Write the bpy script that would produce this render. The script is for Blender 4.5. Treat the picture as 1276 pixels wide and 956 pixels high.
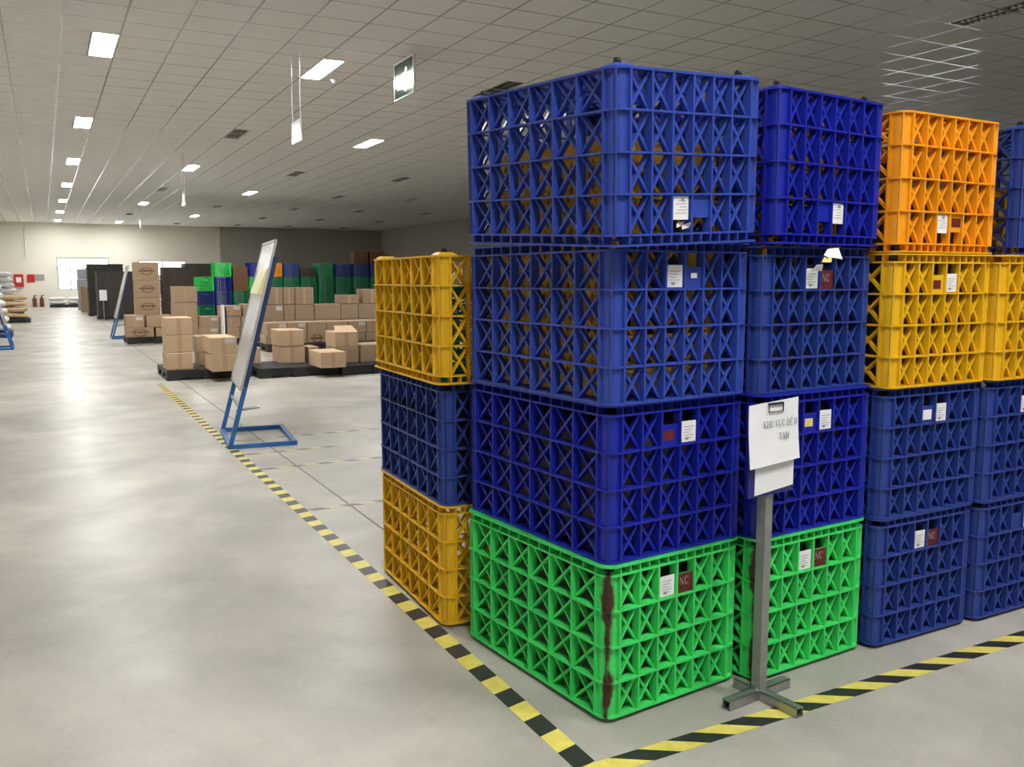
import bpy, math, random
from mathutils import Matrix, Vector
random.seed(7)
S = bpy.context.scene
COL = S.collection
for o in list(bpy.data.objects): bpy.data.objects.remove(o)

# ------------------------------------------------------------------ camera
F_PX, YAW, PITCH, ROLL = 1091.68, 0.488806, 0.118985, -0.001258
CAM = Vector((-1.3888, -2.0387, 1.3799))
_f0 = Vector((math.sin(YAW), math.cos(YAW), 0)); _r0 = Vector((math.cos(YAW), -math.sin(YAW), 0)); _u0 = Vector((0, 0, 1))
FWD = _f0*math.cos(PITCH) - _u0*math.sin(PITCH); _u = _u0*math.cos(PITCH) + _f0*math.sin(PITCH)
RGT = _r0*math.cos(ROLL) + _u*math.sin(ROLL); UP = _u*math.cos(ROLL) - _r0*math.sin(ROLL)
cd = bpy.data.cameras.new('camera'); cam = bpy.data.objects.new('camera', cd); COL.objects.link(cam)
cd.sensor_width = 36; cd.lens = F_PX/1276*36; cd.clip_start = .05; cd.clip_end = 200
m = Matrix.Identity(4)
for i in range(3):
    m[i][0], m[i][1], m[i][2], m[i][3] = RGT[i], UP[i], -FWD[i], CAM[i]
cam.matrix_world = m
S.camera = cam
def ray(x, y): return RGT*((x-638)/F_PX) - UP*((y-478)/F_PX) + FWD
def on_z(x, y, z=0.): v = ray(x, y); return CAM + v*((z-CAM.z)/v.z)
def on_y(x, y, Y): v = ray(x, y); return CAM + v*((Y-CAM.y)/v.y)
def proj(p):
    q = Vector(p)-CAM; d = q.dot(FWD)
    return (638+F_PX*q.dot(RGT)/d, 478-F_PX*q.dot(UP)/d, d)

# ------------------------------------------------------------------ world and exposure
w = bpy.data.worlds.new('world'); S.world = w; w.use_nodes = True
w.node_tree.nodes['Background'].inputs[0].default_value = (.9, .95, 1, 1)
w.node_tree.nodes['Background'].inputs[1].default_value = 1.0
S.view_settings.view_transform = 'Standard'; S.view_settings.look = 'None'
S.view_settings.exposure = 0.0; S.view_settings.gamma = 1.0
S.view_settings.use_curve_mapping = False
LAMP = 116.0          # radiance of a lit troffer's diffuser
WINDOW = 2.6         # radiance of daylight in the window panes

# ------------------------------------------------------------------ materials
def srgb(r, g, b):
    f = lambda c: (c/255/12.92) if c/255 <= .04045 else ((c/255+.055)/1.055)**2.4
    return (f(r), f(g), f(b), 1)
MATS = {}
def mat(name, col, rough=.5, metal=0., var=.0, scale=8., emit=0., bump=0., spec=.5, coat=0., col2=None, alpha=None):
    m = bpy.data.materials.new(name); m.use_nodes = True; MATS[name] = m
    nt = m.node_tree; b = nt.nodes['Principled BSDF']
    b.inputs['Base Color'].default_value = col; b.inputs['Roughness'].default_value = rough
    b.inputs['Metallic'].default_value = metal; b.inputs['Specular IOR Level'].default_value = spec
    if coat: b.inputs['Coat Weight'].default_value = coat
    if emit:
        b.inputs['Emission Color'].default_value = col; b.inputs['Emission Strength'].default_value = emit
    if var or bump or col2:
        tc = nt.nodes.new('ShaderNodeTexCoord'); n = nt.nodes.new('ShaderNodeTexNoise')
        n.inputs['Scale'].default_value = scale; n.inputs['Detail'].default_value = 5
        nt.links.new(tc.outputs['Object'], n.inputs['Vector'])
        if var or col2:
            rmp = nt.nodes.new('ShaderNodeValToRGB'); e = rmp.color_ramp.elements
            e[0].position, e[1].position = .3, .7
            c2 = col2 or col
            e[0].color = tuple(c*(1-var) for c in c2[:3])+(1,); e[1].color = tuple(min(1, c*(1+var)) for c in col[:3])+(1,)
            nt.links.new(n.outputs['Fac'], rmp.inputs['Fac']); nt.links.new(rmp.outputs['Color'], b.inputs['Base Color'])
        if bump:
            bp = nt.nodes.new('ShaderNodeBump'); bp.inputs['Strength'].default_value = bump; bp.inputs['Distance'].default_value = .01
            nt.links.new(n.outputs['Fac'], bp.inputs['Height']); nt.links.new(bp.outputs['Normal'], b.inputs['Normal'])
    return m
def plastic(name, col, rough=.42): return mat(name, col, rough, var=.10, scale=6, spec=.45)
plastic('blue', (.032, .070, .40, 1)); plastic('deep_blue', (.008, .018, .36, 1)); plastic('navy', (.024, .055, .29, 1))
plastic('green', (.055, .70, .15, 1)); plastic('dark_green', (.01, .27, .11, 1))
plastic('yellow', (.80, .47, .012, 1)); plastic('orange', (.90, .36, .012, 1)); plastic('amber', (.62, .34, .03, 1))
mat('black_plastic', (.022, .024, .028, 1), .5, var=.2); mat('charcoal', (.045, .04, .036, 1), .6, var=.25, scale=5)
mat('brown_tray', (.06, .045, .036, 1), .6, var=.25, scale=5); mat('grey_crate', (.25, .26, .28, 1), .5, var=.15)
mat('rubber', (.01, .01, .01, 1), .5)
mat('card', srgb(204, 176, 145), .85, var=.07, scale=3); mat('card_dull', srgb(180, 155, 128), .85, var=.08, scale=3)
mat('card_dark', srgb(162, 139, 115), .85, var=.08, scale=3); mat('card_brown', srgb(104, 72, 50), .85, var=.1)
mat('pack_tape', srgb(190, 158, 126), .4); mat('ink', (.10, .10, .105, 1), .7); mat('ink_brown', srgb(105, 72, 50), .8)
mat('paper', (.86, .87, .90, 1), .7, var=.03); mat('label_paper', (.62, .61, .60, 1), .7, var=.1, scale=30); mat('paper_grey', (.35, .34, .33, 1), .7, var=.2, scale=30)
mat('paper_yellow', srgb(228, 206, 120), .7, var=.1, scale=30); mat('red_plate', srgb(98, 26, 26), .7, var=.35, scale=40)
mat('red', srgb(190, 30, 38), .5); mat('extinguisher', srgb(118, 62, 54), .5, var=.2); mat('galvanised', (.36, .37, .37, 1), .38, metal=.75, var=.15, scale=20)
mat('steel_grey', (.28, .285, .28, 1), .45, metal=.3, var=.15, scale=20); mat('blue_paint_shaded', srgb(40, 62, 104), .4, var=.08); mat('blue_paint', srgb(44, 108, 176), .4, var=.08)
mat('board_face', (.50, .52, .54, 1), .16, var=.08, scale=5, spec=.8); mat('clip_black', (.02, .02, .02, 1), .35)
mat('sleeve', srgb(226, 220, 165), .3, var=.08); mat('clipboard', srgb(40, 44, 120), .45)
mat('wall_paint', srgb(231, 227, 215), .75, var=.025, scale=.5); mat('wall_grey', srgb(176, 172, 164), .8, var=.03, scale=.5); mat('tile', (.80, .785, .76, 1), .72, var=.02, scale=3)
mat('grid_bar', (.46, .45, .43, 1), .14, spec=.6); mat('plenum', (.03, .03, .03, 1), .9)
mat('troffer', (.55, .55, .54, 1), .3, metal=.6); mat('louver', (.33, .32, .30, 1), .22, metal=.9)
mat('lamp', (1, .985, .95, 1), .5, emit=LAMP); mat('daylight', (.93, .97, 1, 1), .3, emit=WINDOW); mat('daylight_side', (.93, .97, 1, 1), .3, emit=WINDOW*1.25)
mat('alu', (.45, .46, .47, 1), .4, metal=.6); mat('sign_green', srgb(38, 66, 60), .10, var=.1, spec=.5); mat('sign_lit', (.95, 1, .98, 1), .4, emit=.7)
mat('clear_plastic', (.85, .88, .88, 1), .12, spec=.8); mat('rod', (.75, .75, .74, 1), .3, metal=.5)
mat('sack_white', (.72, .73, .74, 1), .6, var=.08, scale=9, bump=.6); mat('sack_beige', srgb(205, 178, 138), .7, var=.1, scale=9, bump=.6)
mat('tape_yellow', srgb(226, 212, 104), .45, var=.10, scale=25); mat('tape_black', (.028, .028, .027, 1), .45, var=.3, scale=25)
mat('worn_yellow', srgb(206, 196, 146), .4, var=.1, scale=25); mat('worn_black', srgb(112, 108, 100), .4, var=.2, scale=25)
mat('joint', srgb(128, 124, 116), .7, var=.15, scale=2)

def floor_material():
    m = bpy.data.materials.new('polished_concrete'); m.use_nodes = True; MATS['floor'] = m
    nt = m.node_tree; N = nt.nodes; L = nt.links; b = N['Principled BSDF']
    tc = N.new('ShaderNodeTexCoord')
    def noise(sc, det=6, rough=.55, dist=0.):
        n = N.new('ShaderNodeTexNoise'); n.inputs['Scale'].default_value = sc; n.inputs['Detail'].default_value = det
        n.inputs['Roughness'].default_value = rough; n.inputs['Distortion'].default_value = dist
        L.new(tc.outputs['Object'], n.inputs['Vector']); return n
    def ramp(src, p0, c0, p1, c1):
        r = N.new('ShaderNodeValToRGB'); e = r.color_ramp.elements
        e[0].position, e[0].color, e[1].position, e[1].color = p0, c0, p1, c1
        L.new(src, r.inputs['Fac']); return r
    def mul(a, b2, f=1.):
        x = N.new('ShaderNodeMixRGB'); x.blend_type = 'MULTIPLY'; x.inputs[0].default_value = f
        L.new(a, x.inputs[1]); L.new(b2, x.inputs[2]); return x
    big = ramp(noise(.9, 6, .6, .6).outputs['Fac'], .36, srgb(170, 167, 159), .64, srgb(202, 198, 189))
    mid = ramp(noise(2.6, 5, .55, .2).outputs['Fac'], .30, (.82, .82, .81, 1), .70, (1, 1, 1, 1))
    fine = ramp(noise(45, 4).outputs['Fac'], .25, (.93, .93, .93, 1), .6, (1, 1, 1, 1))
    spots = ramp(noise(11, 3, .5).outputs['Fac'], .16, (.80, .79, .78, 1), .30, (1, 1, 1, 1))
    c = mul(big.outputs[0], mid.outputs[0]); c = mul(c.outputs[0], fine.outputs[0]); c = mul(c.outputs[0], spots.outputs[0])
    L.new(c.outputs[0], b.inputs['Base Color'])
    r = ramp(noise(1.7, 4, .5, .2).outputs['Fac'], .3, (.30, .30, .30, 1), .7, (.46, .46, .46, 1))
    L.new(r.outputs[0], b.inputs['Roughness'])
    b.inputs['Specular IOR Level'].default_value = .36
    bp = N.new('ShaderNodeBump'); bp.inputs['Strength'].default_value = .05; bp.inputs['Distance'].default_value = .02
    L.new(noise(1.6, 3).outputs['Fac'], bp.inputs['Height']); L.new(bp.outputs['Normal'], b.inputs['Normal'])
floor_material()
def stained_green():
    m = MATS['green'].copy(); m.name = 'green_stained'; MATS['green_stained'] = m
    nt = m.node_tree; N = nt.nodes; L = nt.links; b = N['Principled BSDF']
    src = b.inputs['Base Color'].links[0].from_socket
    tc = N.new('ShaderNodeTexCoord'); sp = N.new('ShaderNodeSeparateXYZ'); L.new(tc.outputs['Object'], sp.inputs[0])
    d = N.new('ShaderNodeMath'); d.operation = 'SUBTRACT'; L.new(sp.outputs[0], d.inputs[0]); L.new(sp.outputs[1], d.inputs[1])
    a = N.new('ShaderNodeMath'); a.operation = 'ABSOLUTE'; L.new(d.outputs[0], a.inputs[0])
    n = N.new('ShaderNodeTexNoise'); n.inputs['Scale'].default_value = 9; n.inputs['Detail'].default_value = 7; L.new(tc.outputs['Object'], n.inputs['Vector'])
    k = N.new('ShaderNodeMath'); k.operation = 'MULTIPLY_ADD'; L.new(n.outputs['Fac'], k.inputs[0]); k.inputs[1].default_value = .13; k.inputs[2].default_value = -.042
    s = N.new('ShaderNodeMath'); s.operation = 'SUBTRACT'; L.new(k.outputs[0], s.inputs[0]); L.new(a.outputs[0], s.inputs[1])
    mr = N.new('ShaderNodeMapRange'); mr.inputs[1].default_value = -.004; mr.inputs[2].default_value = .010; L.new(s.outputs[0], mr.inputs[0])
    mx = N.new('ShaderNodeMixRGB'); L.new(mr.outputs[0], mx.inputs[0]); L.new(src, mx.inputs[1]); mx.inputs[2].default_value = srgb(72, 44, 30)
    L.new(mx.outputs[0], b.inputs['Base Color'])
stained_green()

# ------------------------------------------------------------------ helpers
class MB:
    def __init__(s): s.v = []; s.f = []; s.m = []
    def add(s, vs, fs, mi=0):
        k = len(s.v); s.v += [tuple(v) for v in vs]; s.f += [tuple(i+k for i in f) for f in fs]; s.m += [mi]*len(fs); return s
    def box(s, x0, x1, y0, y1, z0, z1, mi=0):
        return s.add([(x0, y0, z0), (x1, y0, z0), (x1, y1, z0), (x0, y1, z0), (x0, y0, z1), (x1, y0, z1), (x1, y1, z1), (x0, y1, z1)],
                     [(0, 3, 2, 1), (4, 5, 6, 7), (0, 1, 5, 4), (1, 2, 6, 5), (2, 3, 7, 6), (3, 0, 4, 7)], mi)
    def hexa(s, bot, top, mi=0):
        return s.add(list(bot)+list(top), [(0, 3, 2, 1), (4, 5, 6, 7), (0, 1, 5, 4), (1, 2, 6, 5), (2, 3, 7, 6), (3, 0, 4, 7)], mi)
    def bar(s, a, b, wx, wy, up=(0, 0, 1), mi=0):
        a = Vector(a); b = Vector(b); d = (b-a).normalized(); u = Vector(up)
        if abs(d.dot(u)) > .98: u = Vector((1, 0, 0))
        r = d.cross(u).normalized(); u = r.cross(d)
        q = [r*sx*wx/2+u*sy*wy/2 for sx, sy in ((-1, -1), (1, -1), (1, 1), (-1, 1))]
        return s.hexa([a+k for k in q], [b+k for k in q], mi)
    def cyl(s, a, b, r, n=12, mi=0, r2=None):
        a = Vector(a); b = Vector(b); d = (b-a).normalized(); u = Vector((0, 0, 1)) if abs(d.z) < .9 else Vector((1, 0, 0))
        p = d.cross(u).normalized(); q = p.cross(d); r2 = r if r2 is None else r2
        vs = [a+(p*math.cos(t)+q*math.sin(t))*r for t in [2*math.pi*i/n for i in range(n)]]
        vs += [b+(p*math.cos(t)+q*math.sin(t))*r2 for t in [2*math.pi*i/n for i in range(n)]]
        return s.add(vs, [(i, (i+1) % n, n+(i+1) % n, n+i) for i in range(n)]+[tuple(range(n))[::-1], tuple(range(n, 2*n))], mi)
    def strip(s, outer, inner, z0, z1, mi=0):      # slab between two open paths
        n = len(outer)
        vs = [(p[0], p[1], z) for z in (z0, z1) for path in (outer, inner) for p in path]
        o0, i0, o1, i1 = 0, n, 2*n, 3*n; fs = []
        for k in range(n-1):
            fs += [(o0+k, o0+k+1, o1+k+1, o1+k), (i0+k+1, i0+k, i1+k, i1+k+1), (o1+k, o1+k+1, i1+k+1, i1+k), (o0+k+1, o0+k, i0+k, i0+k+1)]
        fs += [(o0, o1, i1, i0), (o0+n-1, i0+n-1, i1+n-1, o1+n-1)]
        return s.add(vs, fs, mi)
    def mesh(s, name):
        me = bpy.data.meshes.new(name); me.from_pydata(s.v, [], s.f); me.polygons.foreach_set('material_index', s.m); me.update(); return me
    def build(s, name, mats, parent=None, kind=None):
        o = bpy.data.objects.new(name, s.mesh(name)); COL.objects.link(o)
        for k in ([mats] if isinstance(mats, str) else mats): o.data.materials.append(MATS[k])
        if parent: o.parent = parent
        if kind: o['kind'] = kind
        return o
def put(name, me, material, parent=None, M=None):
    o = bpy.data.objects.new(name, me); COL.objects.link(o)
    if not me.materials: me.materials.append(None)
    o.material_slots[0].link = 'OBJECT'; o.material_slots[0].material = MATS[material]
    if parent: o.parent = parent
    if M is not None: o.matrix_local = M
    return o
ORD = ['first', 'second', 'third', 'fourth', 'fifth', 'sixth', 'seventh', 'eighth', 'ninth', 'tenth', 'eleventh', 'twelfth']
def tag(o, label, cat, group=None):
    o['label'] = label; o['category'] = cat
    if group: o['group'] = group
    return o
def thing(name, label, cat, loc=(0, 0, 0), rz=0., group=None):
    o = bpy.data.objects.new(name, None); COL.objects.link(o); o.location = loc; o.rotation_euler = (0, 0, rz); o.empty_display_size = .1
    return tag(o, label, cat, group)
def smooth(o):
    for p in o.data.polygons: p.use_smooth = True
    return o

# stroke lettering (serif capitals), unit height, pen widths thick / thin
TK, TN, SF = .13, .06, .05
def serif(x, y, w=.28): return (x-w/2, y, x+w/2, y, SF)
GLY = {
 'K': (.78, [(.13, 0, .13, 1, TK), serif(.13, 0), serif(.13, 1), (.18, .42, .62, 1, TN), serif(.62, 1, .24), (.28, .52, .68, 0, TK), serif(.68, 0, .24)]),
 'H': (.80, [(.13, 0, .13, 1, TK), (.67, 0, .67, 1, TK), (.13, .52, .67, .52, TN), serif(.13, 0), serif(.13, 1), serif(.67, 0), serif(.67, 1)]),
 'U': (.78, [(.13, .28, .13, 1, TK), (.13, .28, .22, .07, TK), (.22, .07, .40, 0, TN), (.40, 0, .58, .08, TN), (.58, .08, .64, .28, TN), (.64, .28, .64, 1, TN), serif(.13, 1), serif(.64, 1, .24)]),
 'V': (.76, [(.10, 1, .38, 0, TK), (.38, 0, .66, 1, TN), serif(.10, 1), serif(.66, 1, .24)]),
 'C': (.74, [(.62, .78, .50, .96, TN), (.50, .96, .32, .98, TN), (.32, .98, .14, .78, TK), (.14, .78, .10, .5, TK), (.10, .5, .14, .22, TK), (.14, .22, .32, .02, TK), (.32, .02, .52, .05, TN), (.52, .05, .64, .24, TN), (.63, .74, .63, 1, SF)]),
 'D': (.80, [(.13, 0, .13, 1, TK), (.02, 1, .38, 1, TN), (.02, 0, .38, 0, TN), (.38, 1, .62, .78, TK), (.62, .78, .68, .5, TK), (.68, .5, .62, .22, TK), (.62, .22, .38, 0, TK), (-.04, .5, .32, .5, TN)]),
 'E': (.68, [(.13, 0, .13, 1, TK), (.02, 1, .56, 1, TN), (.02, 0, .60, 0, TN), (.13, .52, .44, .52, TN), (.56, .82, .56, 1, SF), (.60, 0, .60, .2, SF), (.44, .42, .44, .62, SF)]),
 'B': (.70, [(.13, 0, .13, 1, TK), (.02, 1, .40, 1, TN), (.13, .53, .42, .53, TN), (.02, 0, .42, 0, TN), (.40, 1, .54, .76, TK), (.54, .76, .42, .53, TK), (.42, .53, .60, .27, TK), (.60, .27, .42, 0, TK)]),
 'T': (.70, [(.35, 0, .35, 1, TK), (.04, 1, .66, 1, TN), (.05, .78, .05, 1, SF), (.65, .78, .65, 1, SF), serif(.35, 0)]),
 'A': (.78, [(.08, 0, .38, 1, TN), (.38, 1, .66, 0, TK), (.2, .34, .54, .34, TN), serif(.08, 0, .24), serif(.66, 0)]),
 'M': (.94, [(.12, 0, .12, 1, TN), (.14, 1, .46, .05, TK), (.46, .05, .80, 1, TN), (.80, 0, .80, 1, TK), serif(.12, 0, .22), serif(.80, 0), serif(.10, 1, .2), serif(.82, 1, .2)]),
 'N': (.80, [(.13, 0, .13, 1, TN), (.13, 1, .66, 0, TK), (.66, 0, .66, 1, TN)]),
}
DOT = (.36, -.2, .44, -.2, .09)
def glyphs(s):
    out = []; x = 0
    for ch in s:
        if ch == ' ': x += .36; continue
        base, extra = ch, []
        if ch == 'Ự': base, extra = 'U', [(.64, 1, .80, 1.04, .06), (.80, 1.04, .82, 1.2, .06), DOT]
        if ch == 'Ạ': base, extra = 'A', [DOT]
        if ch == 'Đ': base = 'D'
        if ch == 'Ể': base, extra = 'E', [(.16, 1.12, .34, 1.3, .06), (.34, 1.3, .52, 1.12, .06), (.5, 1.36, .62, 1.46, .05), (.62, 1.46, .5, 1.56, .05)]
        wd, st = GLY[base]
        if ch == 'E': pass
        st2 = [t for t in st]
        if base == 'D' and ch == 'D': st2 = st[:-1]
        out += [(x+a, b, x+c, d, t) for a, b, c, d, t in st2+extra]; x += wd+.06
    return out, x
def write(mb, text, x0, z0, h, y, wmul=1., clip=None):
    """strokes in the x-z plane at depth y, facing -y"""
    st, wd = glyphs(text)
    for a, b, c, d, t in st:
        p = Vector((a, b)); q = Vector((c, d)); dr = (q-p).normalized(); n = Vector((-dr.y, dr.x))*t/2; e = dr*t*.2
        pts = [p-e-n, q+e-n, q+e+n, p-e+n]
        P = [(x0+u.x*h*wmul, y, z0+u.y*h) for u in pts]
        if clip is not None: P = [(min(u[0], clip), u[1], u[2]) for u in P]
        mb.add(P, [(0, 1, 2, 3)])

# ------------------------------------------------------------------ room shell
CZ = 4.2; XL, XR, YB, YF, YJ, XJ = -4.2, 16.5, -13.0, 48.3, 48.15, 7.26
MB().box(XL-.3, XR+.3, YB-.3, YF+.3, -.2, 0).build('floor', 'floor', kind='structure')
def wall(name, boxes, m='wall_paint'):
    b = MB()
    for q in boxes: b.box(*q)
    return b.build(name, m, kind='structure')
TOP = CZ+.3
# far wall with two window openings
wx = [(-.72, 1.70, .85, 2.49), (3.10, 5.50, 1.55, 2.37)]
bx = []; cur = XL
for x0, x1, z0, z1 in wx:
    bx += [(cur, x0, YF, YF+.25, 0, TOP), (x0, x1, YF, YF+.25, 0, z0), (x0, x1, YF, YF+.25, z1, TOP)]; cur = x1
bx.append((cur, XJ, YF, YF+.25, 0, TOP))
wall('wall_far', bx)
wall('wall_far_return', [(XJ, XJ+.25, YJ, YF+.25, 0, TOP), (XJ+.25, XR, YJ, YJ+.25, 0, TOP)], 'wall_grey')
wy0, wy1, wz0, wz1 = 10.4, 12.9, 1.75, 2.85
wall('wall_right', [(XR, XR+.25, YB, wy0, 0, TOP), (XR, XR+.25, wy1, YJ+.25, 0, TOP), (XR, XR+.25, wy0, wy1, 0, wz0), (XR, XR+.25, wy0, wy1, wz1, TOP)], 'wall_grey')
wall('wall_left', [(XL-.25, XL, YB, YF+.25, 0, TOP)])
wall('wall_back', [(XL-.25, XR+.25, YB-.25, YB, 0, TOP)], 'wall_grey')
def window(n, x0, x1, z0, z1, splits, bar_z=None, side=False):
    w = MB()
    def bx(a, b, c, d, e, f):
        if side: w.box(XR+.06, XR+.12, a, b, e, f)
        else: w.box(a, b, YF+.06, YF+.12, e, f)
    t = .05
    bx(x0, x1, 0, 0, z0, z0+t); bx(x0, x1, 0, 0, z1-t, z1); bx(x0, x0+t, 0, 0, z0, z1); bx(x1-t, x1, 0, 0, z0, z1)
    xs = [x0+t]+[x0+(x1-x0)*k/splits for k in range(1, splits)]+[x1-t]
    for x in xs[1:-1]: bx(x-t/2, x+t/2, 0, 0, z0, z1 if bar_z is None else bar_z)
    if bar_z: bx(x0, x1, 0, 0, bar_z-t/2, bar_z+t/2)
    fr = w.build(n, 'alu', kind='structure')
    def pane(a, b, e, f):
        p = MB()
        if side: p.box(XR+.085, XR+.095, a, b, e, f)
        else: p.box(a, b, YF+.085, YF+.095, e, f)
        p.build('pane', 'daylight_side' if side else 'daylight', fr)
    for a, b in zip(xs[:-1], xs[1:]):
        pane(a+.02, b-.02, z0+t, (bar_z-.03) if bar_z else z1-t)
    if bar_z: pane(x0+t, x1-t, bar_z+.03, z1-t)
window('window_1', *wx[0], 4, bar_z=1.96); window('window_2', *wx[1], 2); window('window_3', wy0, wy1, wz0, wz1, 3, side=True)
MB().box(XL, XJ, YF-.03, YF, CZ-.16, CZ).build('trim_1', 'wall_paint', kind='structure')
MB().box(XJ, XR, YJ-.03, YJ, CZ-.10, CZ).build('trim_2', 'wall_grey', kind='structure')

# ceiling: dark plenum, grid bars, tiles
T = .6; GX, GY = .17, .46
ceil = MB().box(XL-.25, XR+.25, YB-.25, YF+.25, CZ+.12, CZ+.3).build('ceiling', 'plenum', kind='structure')
g = MB()
kx0, kx1 = math.ceil((XL-GX)/T), math.floor((XR-GX)/T); ky0, ky1 = math.ceil((YB-GY)/T), math.floor((YF-GY)/T)
for k in range(kx0, kx1+1): g.box(GX+k*T-.012, GX+k*T+.012, YB, YF, CZ+.0012, CZ+.028)
for k in range(ky0, ky1+1):
    for j in range(kx0-1, kx1+1):
        g.box(max(XL, GX+j*T+.012), min(XR, GX+(j+1)*T-.012), GY+k*T-.012, GY+k*T+.012, CZ+.0012, CZ+.028)
g.build('ceiling_grid', 'grid_bar', ceil)
# troffer positions: (x0, row, lit rule)
LX = [(-.73, 0), (1.97, 1), (4.67, 2), (7.67, 3), (10.37, 4), (13.37, 5)]
FIX = []
for x0, r in LX:
    for k in range(-4, 8):
        y0 = 9.46+6.0*k
        if y0 < YB+.5 or y0+1.2 > YF-.3 or (x0 > XJ-.5 and y0+1.2 > YJ): continue
        lit = r == 0 or (r == 1 and k % 2 == 0 and k >= -2) or (r == 2 and k % 2 != 0 and k > 0)
        FIX.append((x0, y0, lit, r, k))
occ = {}
for x0, y0, *_ in FIX:
    ix = math.floor((x0+.15-GX)/T); half = 0 if abs(x0-(GX+ix*T)) < .05 else 1
    for j in range(2): occ[(ix, round((y0-GY)/T)+j)] = half
def tile_mesh(w, d):
    c = .004; a, b = w/2-.008, d/2-.008
    lo = [(-a+c, -b+c, 0), (a-c, -b+c, 0), (a-c, b-c, 0), (-a+c, b-c, 0)]; hi = [(-a, -b, c), (a, -b, c), (a, b, c), (-a, b, c)]
    top = [(-a, -b, .02), (a, -b, .02), (a, b, .02), (-a, b, .02)]
    return lo+hi+top, [(0, 3, 2, 1), (0, 1, 5, 4), (1, 2, 6, 5), (2, 3, 7, 6), (3, 0, 4, 7), (4, 5, 9, 8), (5, 6, 10, 9), (6, 7, 11, 10), (7, 4, 8, 11), (8, 9, 10, 11)]
tv, tf = tile_mesh(T, T); hv, hf = tile_mesh(T/2, T)
tm = bpy.data.meshes.new('ceiling_tile'); tm.from_pydata(tv, [], tf); tm.materials.append(MATS['tile'])
tiles = []
for i in range(kx0-1, kx1+1):
    for j in range(ky0-1, ky1+1):
        cx, cy = GX+(i+.5)*T, GY+(j+.5)*T
        if cx > XJ-.3 and cy > YJ-.3: continue
        if cx-.3 < XL-.31 or cx+.3 > XR+.31 or cy-.3 < YB-.31 or cy+.3 > YF+.31: continue
        px, py, d = proj((cx, cy, CZ)); vis = d > .3 and -20 < px < 1296 and -20 < py < 330
        tiles.append((d if vis else 1e6, i, j, cx, cy))
tiles.sort(); rest = MB(); n = 0
for d, i, j, cx, cy in tiles:
    if (i, j) in occ:
        hx = cx+(.15 if occ[(i, j)] == 0 else -.15); rest.add([(v[0]+hx, v[1]+cy, v[2]+CZ) for v in hv], hf)
    elif n < 300 and d < 1e5:
        o = bpy.data.objects.new('ceiling_tile', tm); COL.objects.link(o); o.parent = ceil; n += 1
        o.location = (cx, cy, CZ+random.uniform(0, .0015)); o.rotation_euler = (random.gauss(0, .0025), random.gauss(0, .0025), random.gauss(0, .002))
    else:
        rest.add([(v[0]+cx, v[1]+cy, v[2]+CZ) for v in tv], tf)
rest.build('ceiling_tiles_beyond', 'tile', ceil, kind='stuff')

# troffers
def frame_mesh():
    b = MB(); 
    b.box(.0, .3, .0, .018, 0, .07).box(0, .3, 1.182, 1.2, 0, .07).box(0, .018, .018, 1.182, 0, .07).box(.282, .3, .018, 1.182, 0, .07)
    b.box(0, .3, 0, 1.2, .07, .075)
    return b.mesh('housing')
fm = frame_mesh()
dm = MB().box(.018, .282, .018, 1.182, .012, .016).mesh('diffuser')
def louver_meshes():
    a = MB()
    for x in (.018, .15, .282):      # long parabolic reflectors
        for s in (-1, 1):
            if (x < .02 and s < 0) or (x > .28 and s > 0): continue
            pts = [(x+s*.002, .004), (x+s*.010, .022), (x+s*.026, .040), (x+s*.05, .052)]
            for p, q in zip(pts[:-1], pts[1:]):
                a.add([(p[0], .018, p[1]), (q[0], .018, q[1]), (q[0], 1.182, q[1]), (p[0], 1.182, p[1])], [(0, 1, 2, 3)])
    bl = MB()
    for x0, x1 in ((.02, .148), (.152, .28)):     # one cross blade: V section, scalloped upper edge
        prof = [(-.010, .045), (0, .004), (.010, .045)]
        for p, q in zip(prof[:-1], prof[1:]):
            bl.add([(x0, p[0], p[1]), (x1, p[0], p[1]), (x1, q[0], q[1]), (x0, q[0], q[1])], [(0, 1, 2, 3)])
    return a.mesh('reflector'), bl.mesh('louver_blade')
rm, bm_ = louver_meshes()
for x0, y0, lit, r, k in FIX:
    px, py, d = proj((x0+.15, y0+.6, CZ))
    seen = d > .5 and -60 < px < 1330 and -60 < py < 330
    if not seen and not lit: continue
    where = {0: 'in the row over the aisle', 1: 'in the row over the carton pallets', 2: 'in the third row from the aisle'}.get(r, 'over the dim side of the hall')
    rowname = {0: 'row over the aisle', 1: 'row over the carton pallets', 2: 'third row from the aisle', 3: 'fourth row from the aisle', 4: 'fifth row from the aisle', 5: 'sixth row from the aisle'}[r]
    nth = sum(1 for f in FIX if f[3] == r and f[4] >= k)-1
    t = thing('ceiling_light', ('glowing' if lit else 'unlit louvred')+f' ceiling troffer, {ORD[nth]} from the far wall in the {rowname}', 'ceiling light', (x0, y0, CZ), 0, ('lit' if lit else 'unlit')+' troffers '+where)
    put('housing', fm, 'troffer', t)
    if lit: put('diffuser', dm, 'lamp', t)
    else:
        rf = put('reflector', rm, 'louver', t)
        near = d < 14
        for q in range(16 if near else 6):
            put('louver_blade', bm_, 'louver', rf, Matrix.Translation((0, .018+1.164*(q+.5)/(16 if near else 6), 0)))

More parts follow.
